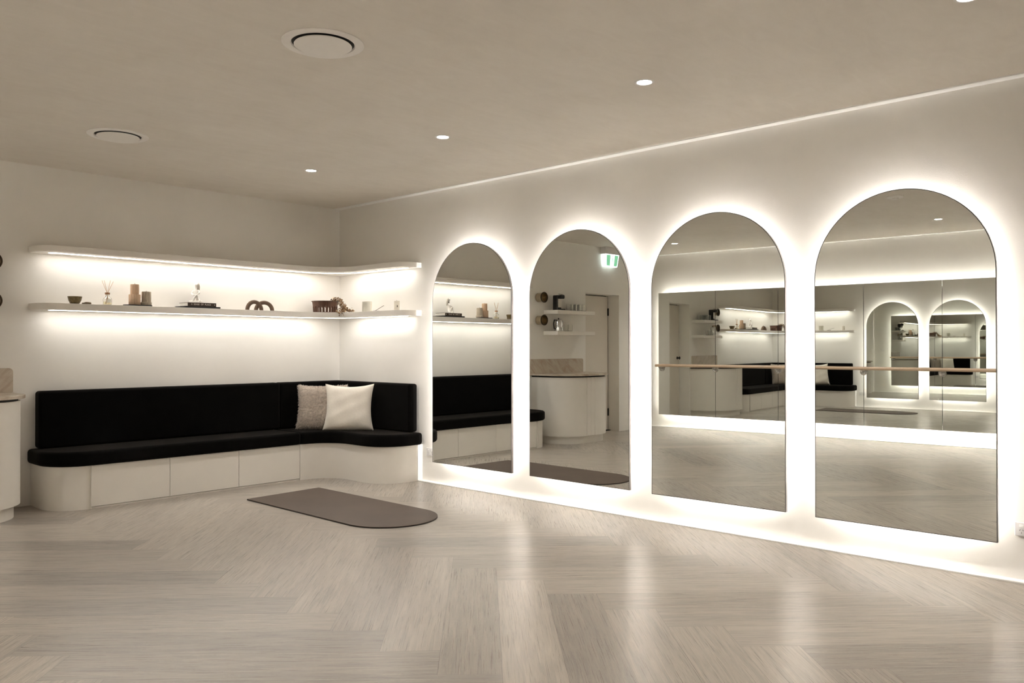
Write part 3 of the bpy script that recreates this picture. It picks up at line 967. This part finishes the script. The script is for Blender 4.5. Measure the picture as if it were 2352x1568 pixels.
for q in rng.choices(range(len(quads)), weights=[a + 0.00004 for a in area], k=15000):
    f = quads[q]
    a, b = rng.random(), rng.random()
    p = (Vector(base_v[f[0]]) * (1 - a) + Vector(base_v[f[1]]) * a) * (1 - b) + (Vector(base_v[f[3]]) * (1 - a) + Vector(base_v[f[2]]) * a) * b
    nv = Vector((p.x * 0.9, p.y * 4.0, (p.z - 0.21) * 0.9))
    nv = nv.normalized()
    dirv = (nv + Vector((rng.gauss(0, 0.42), rng.gauss(0, 0.35), rng.gauss(-0.15, 0.42)))).normalized()
    edge = max(abs(p.x) / 0.2375, abs(p.z - 0.21) / 0.21)
    L_ = rng.uniform(0.009, 0.016) + 0.012 * max(0, edge - 0.75) * 4 * rng.random()
    sd = dirv.orthogonal().normalized()
    sd = Matrix.Rotation(rng.random() * 6.28, 3, dirv) @ sd
    ud = dirv.cross(sd)
    w_ = rng.uniform(0.0011, 0.0019)
    mid = p + dirv * L_ * 0.6 + Vector((0, 0, -0.001))
    tip = p + dirv * L_ + sd * rng.gauss(0, 0.004) + Vector((0, 0, -0.003))
    vs = [p + sd * w_, p - sd * w_ * 0.5 + ud * w_ * 0.87, p - sd * w_ * 0.5 - ud * w_ * 0.87,
          mid + sd * w_ * 0.8, mid - sd * w_ * 0.4 + ud * w_ * 0.7, mid - sd * w_ * 0.4 - ud * w_ * 0.7, tip]
    tuft.add(vs, [(0, 1, 4, 3), (1, 2, 5, 4), (2, 0, 3, 5), (3, 4, 6), (4, 5, 6), (5, 3, 6)])
tuft.xf(XF)
o = tuft.build('fleece_pile', M['fleece'], t, fixn=False, angle=180)
o['kind'] = 'stuff'

# ------------------------------------------------------------------ floor mat
mr = 0.357
mp = [(-1.290 + mr, -1.020), (-1.290 - mr, -1.058)] + arc(-1.290, -2.455, mr, 180, 360, 40)
t = thing('floor_mat', 'taupe arch-shaped mat with a black underside lying on the floor', 'mat', (-1.29, -1.9, 0))
MB().prism(mp, 0.006, 0.0105).build('top_sheet', M['mat'], t, bevel=0.0012)
MB().prism([(x * 1.0, y) for x, y in mp], 0.0, 0.006).build('rubber_base', M['mat_edge'], t)

# ------------------------------------------------------------------ ceiling vents and downlights
def vent(x, y, lab):
    t = thing('ceiling_vent', lab, 'vent', (x, y, H), group='round air vents in the ceiling')
    MB().lathe([(0.193, 0.0), (0.193, -0.004), (0.176, -0.011), (0.150, -0.007), (0.146, 0.0)], 64, (x, y, H), cap=False).build('outer_ring', M['vent'], t)
    MB().lathe([(0.148, -0.0003), (0.001, -0.0003)], 48, (x, y, H), cap=False).build('duct_opening', M['recess'], t)
    MB().lathe([(0.001, -0.007), (0.120, -0.007), (0.133, -0.009), (0.136, -0.0125), (0.133, -0.015), (0.001, -0.0155)], 64, (x, y, H)).build('disc', M['vent'], t)
    MB().lathe([(0.012, -0.0004), (0.012, -0.0075)], 16, (x, y, H)).build('stem', M['vent'], t)
    return t


vent(-2.832, -3.898, 'larger-looking round ceiling vent near the top of the picture')
vent(-2.820, -1.437, 'smaller-looking round ceiling vent at far left above the bench')


t = thing('smoke_detector', 'small round white smoke detector on the ceiling, seen in the largest arched mirror', 'smoke detector', (-3.384, -4.627, H))
MB().lathe([(0.076, 0.0), (0.076, -0.010), (0.070, -0.016), (0.001, -0.018)], 40, (-3.384, -4.627, H), cap=False).build('base', M['vent'], t)
MB().lathe([(0.030, -0.017), (0.028, -0.032), (0.001, -0.034)], 28, (-3.384, -4.627, H), cap=False).build('sensor_cap', M['vent'], t)


def downlight(x, y, lab):
    t = thing('downlight', lab, 'downlight', (x, y, H), group='recessed ceiling downlights')
    MB().lathe([(0.055, 0.0), (0.055, -0.002), (0.052, -0.004), (0.042, -0.004), (0.039, -0.0015), (0.039, 0.0)], 40, (x, y, H), cap=False).build('trim_ring', M['white'], t)
    MB().lathe([(0.001, -0.0012), (0.0395, -0.0012)], 40, (x, y, H), cap=False).build('lens', M['down'], t, smooth=False)
    la = bpy.data.lights.new('downlight_lamp', 'SPOT')
    la.energy = DOWN_W; la.color = (1.0, 0.958, 0.90); la.spot_size = math.radians(128); la.spot_blend = 1.0; la.shadow_soft_size = 0.03
    lo = bpy.data.objects.new('downlight_lamp', la); C.objects.link(lo)
    lo.parent = t; lo.location = (0, 0, -0.036)
    return t


downlight(-1.292, -1.442, 'downlight nearest the back wall, above the bench corner')
downlight(-1.274, -3.026, 'downlight second from the back wall in the mirror-wall row')
downlight(-1.306, -4.698, 'downlight third from the back wall in the mirror-wall row')
downlight(-1.304, -6.290, 'downlight cut by the top edge of the picture at right')
downlight(-5.20, -1.36, 'downlight seen reflected at the top left of the third arched mirror')
downlight(-5.20, -4.55, 'downlight seen reflected at the top right of the largest arched mirror')
downlight(-5.20, -2.96, 'middle downlight of the row above the barre')
for x_, y_, lab_ in ((-5.20, -6.15, 'downlight of the barre row beside the camera, outside the picture'), (-5.20, -7.80, 'last downlight of the barre row behind the camera'),
                     (-1.30, -7.90, 'last downlight of the mirror-wall row behind the camera')):
    downlight(x_, y_, lab_)

# ------------------------------------------------------------------ kitchen counter
KX0, KX1, KY = -4.22, -3.092, -0.655
KR = 0.36


def counter_plan(o):
    return [(KX1 + o, -0.001)] + arc(KX1 - KR, KY + KR, KR + o, 0, -90, 16) + [(KX0 + 0.52 + (0.52 + o) * math.cos(math.radians(-90 - 90 * q / 18)), KY + 0.60 + (0.60 + o) * math.sin(math.radians(-90 - 90 * q / 18))) for q in range(19)] + [(KX0 - o, -0.001)]


t = thing('kitchen_counter', 'off-white kitchenette counter with rounded ends and stone worktop left of the bench', 'counter', (-3.8, -0.3, 0))
MB().prism(counter_plan(-0.045), 0.0, 0.10).build('kick_plinth', M['joinery'], t)
MB().prism(counter_plan(-0.004), 0.10, 0.858).build('body', M['joinery'], t)
MB().prism(counter_plan(-0.018), 0.858, 0.8765).build('shadow_gap', M['recess'], t)
MB().prism(counter_plan(0.028), 0.8765, 0.902).build('worktop', M['marble'], t, bevel=0.002)
for q in range(3):
    wd_ = (KX1 - KR - KX0 - 0.52) / 3
    x0 = KX0 + 0.52 + wd_ * q
    MB().box(x0 + 0.0015, x0 + wd_ - 0.0015, KY - 0.002, KY + 0.012, 0.102, 0.856).build('door_front', M['joinery'], t, bevel=0.001)
spx0, spx1, spz = -4.16, -3.055, 1.090
r_ = 0.03
sp_ = [(spx0, 0.9022), (spx1, 0.9022)] + [(x, z) for x, z in arc(spx1 - r_, spz - r_, r_, 0, 90, 8)] + [(x, z) for x, z in arc(spx0 + r_, spz - r_, r_, 90, 180, 8)]
o = MB().prism(sp_, -0.022, -0.001, 'y').build('splashback', M['marble'], bevel=0.0015)
tag(o, 'low veined stone splashback standing on the counter against the wall', 'splashback')
# kitchen shelves
for z1, lab in ((1.742, 'upper short white shelf above the counter, holding coffee machine and glasses'), (1.463, 'lower short white shelf above the counter, holding the steel kettle')):
    o = MB().box(-4.14, -3.345, -0.25, -0.001, z1 - 0.05, z1).build('kitchen_shelf', M['shelf'], bevel=0.002)
    tag(o, lab, 'shelf', 'short shelves above the counter')
KZ = 1.742
# coffee machine
cx, cyy = -3.50, -0.135
t = thing('coffee_machine', 'black capsule coffee machine on the upper kitchen shelf', 'coffee machine', (cx, cyy, KZ))
MB().box(cx - 0.042, cx + 0.042, cyy - 0.015, cyy + 0.075, KZ + 0.0, KZ + 0.205).build('body', M['black'], t, bevel=0.012, seg=3)
MB().box(cx - 0.038, cx + 0.038, cyy - 0.080, cyy + 0.0, KZ + 0.155, KZ + 0.205).build('brew_head', M['black'], t, bevel=0.014, seg=3)
MB().box(cx - 0.040, cx + 0.040, cyy - 0.085, cyy + 0.0, KZ, KZ + 0.018).build('drip_tray', M['black'], t, bevel=0.004)
MB().box(cx - 0.030, cx + 0.030, cyy - 0.019, cyy - 0.0145, KZ + 0.04, KZ + 0.155).build('front_plate', M['pages'], t)
MB().tube([(cx - 0.026, cyy - 0.07, KZ + 0.204), (cx - 0.026, cyy - 0.02, KZ + 0.217), (cx + 0.026, cyy - 0.02, KZ + 0.217), (cx + 0.026, cyy - 0.07, KZ + 0.204)], 0.005, 10).build('lever', M['chrome'], t)
o = MB().box(-3.70, -3.565, -0.20, -0.06, KZ, KZ + 0.008).build('serving_tray', M['slate'], bevel=0.002)
tag(o, 'thin dark tray lying beside the coffee machine', 'tray')


def tumbler(x, y, z, r, h, lab, grp, first=[None]):
    if first[0] is None:
        o = MB().lathe([(0.001, 0), (r * 0.82, 0), (r * 0.86, 0.003), (r, h), (r - 0.0018, h), (r * 0.86 - 0.002, 0.008), (r * 0.7, 0.006), (0.001, 0.006)], 24).build('drinking_glass', M['clear'])
        first[0] = o
    else:
        o = first[0].copy(); C.objects.link(o)
    o.location = (x, y, z)
    tag(o, lab, 'glass', grp)


for q in range(8):
    tumbler(-3.765 - 0.078 * (q // 2), -0.085 - 0.085 * (q % 2), KZ, 0.034, 0.095, 'clear tumbler in the two rows of glasses on the upper kitchen shelf', 'tumblers on the upper kitchen shelf')
KZ2 = 1.463
for q, x in enumerate((-3.66, -3.745)):
    tumbler(x, -0.13, KZ2, 0.034, 0.095, 'clear tumbler on the lower kitchen shelf, ' + ('beside the steel kettle' if q == 0 else 'farther from the steel kettle'), 'tumblers on the lower kitchen shelf')
t = thing('kettle', 'polished steel kettle with black handle on the lower kitchen shelf', 'kettle', (-3.50, -0.13, KZ2))
MB().lathe([(0.001, 0), (0.055, 0), (0.060, 0.006), (0.062, 0.05), (0.052, 0.12), (0.042, 0.150), (0.038, 0.156), (0.012, 0.162), (0.001, 0.164)], 36, (-3.50, -0.13, KZ2)).build('body', M['steel'], t)
MB().sphere((-3.50, -0.13, KZ2 + 0.170), 0.009, 12, 8).build('lid_knob', M['black'], t)
MB().tube([(-3.455, -0.13, KZ2 + 0.145), (-3.415, -0.13, KZ2 + 0.150), (-3.400, -0.13, KZ2 + 0.10), (-3.412, -0.13, KZ2 + 0.035), (-3.440, -0.13, KZ2 + 0.03)], 0.0085, 12).build('handle', M['black'], t)
MB().tube([(-3.553, -0.13, KZ2 + 0.075), (-3.580, -0.13, KZ2 + 0.105), (-3.592, -0.13, KZ2 + 0.138)], [0.014, 0.010, 0.008], 14).build('spout', M['steel'], t)

# brass wall tubes
for z, lab in ((1.908, 'upper of two short brass tubes fixed to the back wall left of the lit shelves'), (1.607, 'lower of two short brass tubes fixed to the back wall left of the lit shelves')):
    x = -3.227
    t = thing('wall_tube', lab, 'wall fitting', (x, -0.001, z), group='brass tubes on the back wall')
    MB().lathe([(0.060, -0.012), (0.060, -0.115), (0.057, -0.115), (0.056, -0.014), (0.001, -0.014)], 40, (x, 0, z), 'y', cap=False).build('tube', M['brass'], t)
    MB().lathe([(0.0575, -0.110), (0.069, -0.110), (0.071, -0.113), (0.071, -0.121), (0.068, -0.124), (0.060, -0.124), (0.0575, -0.121), (0.0575, -0.110)], 40, (x, 0, z), 'y', cap=False).build('rim', M['bronze'], t)
    MB().lathe([(0.046, -0.001), (0.046, -0.0115), (0.001, -0.0115)], 32, (x, 0, z), 'y').build('wall_plate', M['brass'], t)

# ------------------------------------------------------------------ exit sign
ex0, ex1 = -4.93, -4.58
ez1 = 2.68
t = thing('exit_sign', 'lit green and white running-man exit sign high above the door', 'exit sign', ((ex0 + ex1) / 2, -0.05, 2.47))
MB().box(ex0, ex1, -0.10, -0.001, 2.600, H - 0.0005).build('mounting_box', M['plastic'], t, bevel=0.004)
xa, xb = ex0 + 0.015, ex1 - 0.015
yf, yb_ = -0.094, -0.006
zt_, zb_ = 2.600, 2.420
tp = 0.022
MB().add([(xa, yf, zt_), (xb, yf, zt_), (xb, yb_, zt_), (xa, yb_, zt_), (xa + tp, yf + 0.02, zb_), (xb - tp, yf + 0.02, zb_), (xb - tp, yb_, zb_), (xa + tp, yb_, zb_)],
         [(0, 3, 2, 1), (4, 5, 6, 7), (0, 1, 5, 4), (1, 2, 6, 5), (2, 3, 7, 6), (3, 0, 4, 7)]).build('diffuser', M['sign_w'], t, bevel=0.004, seg=2)


def sgn(u, v, off=0.0015):
    """point on the sloping front of the sign: u 0..1 along x, v 0..1 up"""
    z = zb_ + (zt_ - zb_) * v
    y = yf + 0.02 * (1 - v)
    x0 = xa + tp * (1 - v); x1 = xb - tp * (1 - v)
    return (x0 + (x1 - x0) * u, y - off, z)


for u0, u1 in ((0.07, 0.34), (0.66, 0.95)):
    a = [sgn(u0, 0.07), sgn(u1, 0.07), sgn(u1, 0.93), sgn(u0, 0.93)]
    MB().add(a, [(0, 1, 2, 3)]).build('green_field', M['sign_g'], t, smooth=False, fixn=False)


def stroke(mb, pts, w):
    for (u0, v0), (u1, v1) in zip(pts, pts[1:]):
        du, dv = (u1 - u0) * 1.75, (v1 - v0)
        L_ = math.hypot(du, dv)
        nu, nv = -dv / L_ * w / 1.75, du / L_ * w
        mb.add([sgn(u0 + nu, v0 + nv, 0.002), sgn(u0 - nu, v0 - nv, 0.002), sgn(u1 - nu, v1 - nv, 0.002), sgn(u1 + nu, v1 + nv, 0.002)], [(0, 1, 2, 3)])


rm = MB()
hd = [sgn(0.515 + 0.030 * math.cos(q * PI / 8), 0.80 + 0.052 * math.sin(q * PI / 8), 0.002) for q in range(16)]
rm.add(hd, [tuple(range(16))])
stroke(rm, [(0.500, 0.71), (0.475, 0.50)], 0.050)
stroke(rm, [(0.500, 0.70), (0.440, 0.66), (0.415, 0.54)], 0.024)
stroke(rm, [(0.505, 0.68), (0.545, 0.57), (0.580, 0.60)], 0.024)
stroke(rm, [(0.475, 0.50), (0.530, 0.37), (0.540, 0.16)], 0.032)
stroke(rm, [(0.475, 0.50), (0.450, 0.34), (0.385, 0.27)], 0.030)
rm.build('running_man', M['sign_g'], t, smooth=False, fixn=False)


# ------------------------------------------------------------------ outlets and switch on the mirror wall
def outlet(y1, z0, lab, w=0.117, h=0.073):
    t = thing('power_outlet', lab, 'outlet', (-0.001, y1 - w / 2, z0), group='white power outlets on the right wall')
    MB().box(-0.010, -0.0005, y1 - w, y1, z0, z0 + h).build('plate', M['plastic'], t, bevel=0.003, seg=3)
    for s_ in (0.27, 0.73):
        yc = y1 - w * s_
        MB().box(-0.0125, -0.0098, yc - 0.010, yc + 0.010, z0 + h - 0.026, z0 + h - 0.012).build('switch', M['white'], t, bevel=0.002)
        MB().lathe([(0.0195, -0.0099), (0.0195, -0.0108), (0.001, -0.0108)], 28, (0, yc, z0 + 0.026), 'x').build('socket_face', M['plastic'], t)
        for dy_, dz_, ang in ((0.007, 0.006, 0.5), (-0.007, 0.006, -0.5), (0, -0.008, 0)):
            b = MB().box(-0.0004, 0.0004, -0.0011, 0.0011, -0.0040, 0.0040)
            b.xf(Matrix.Translation((-0.0110, yc + dy_, z0 + 0.026 + dz_)) @ Matrix.Rotation(ang, 4, 'X'))
            b.build('pin_slot', M['pin'], t, smooth=False)
    return t


outlet(-1.400, 0.237, 'white power outlet low on the wall between bench and first mirror')
outlet(-6.187, 0.239, 'white power outlet at the far right edge beside the last mirror')
ys = -0.225
t = thing('light_switch', 'small white light switch plate on the opposite wall beside the mirror panels', 'switch', (xl(ys), ys, 1.165), 0.02 * -1)
MB().box(0.0005, 0.009, -0.058, 0.058, -0.036, 0.036).build('plate', M['plastic'], t, world=False, bevel=0.003)
MB().box(0.0088, 0.012, -0.012, 0.012, -0.016, 0.016).build('rocker', M['white'], t, world=False, bevel=0.002)
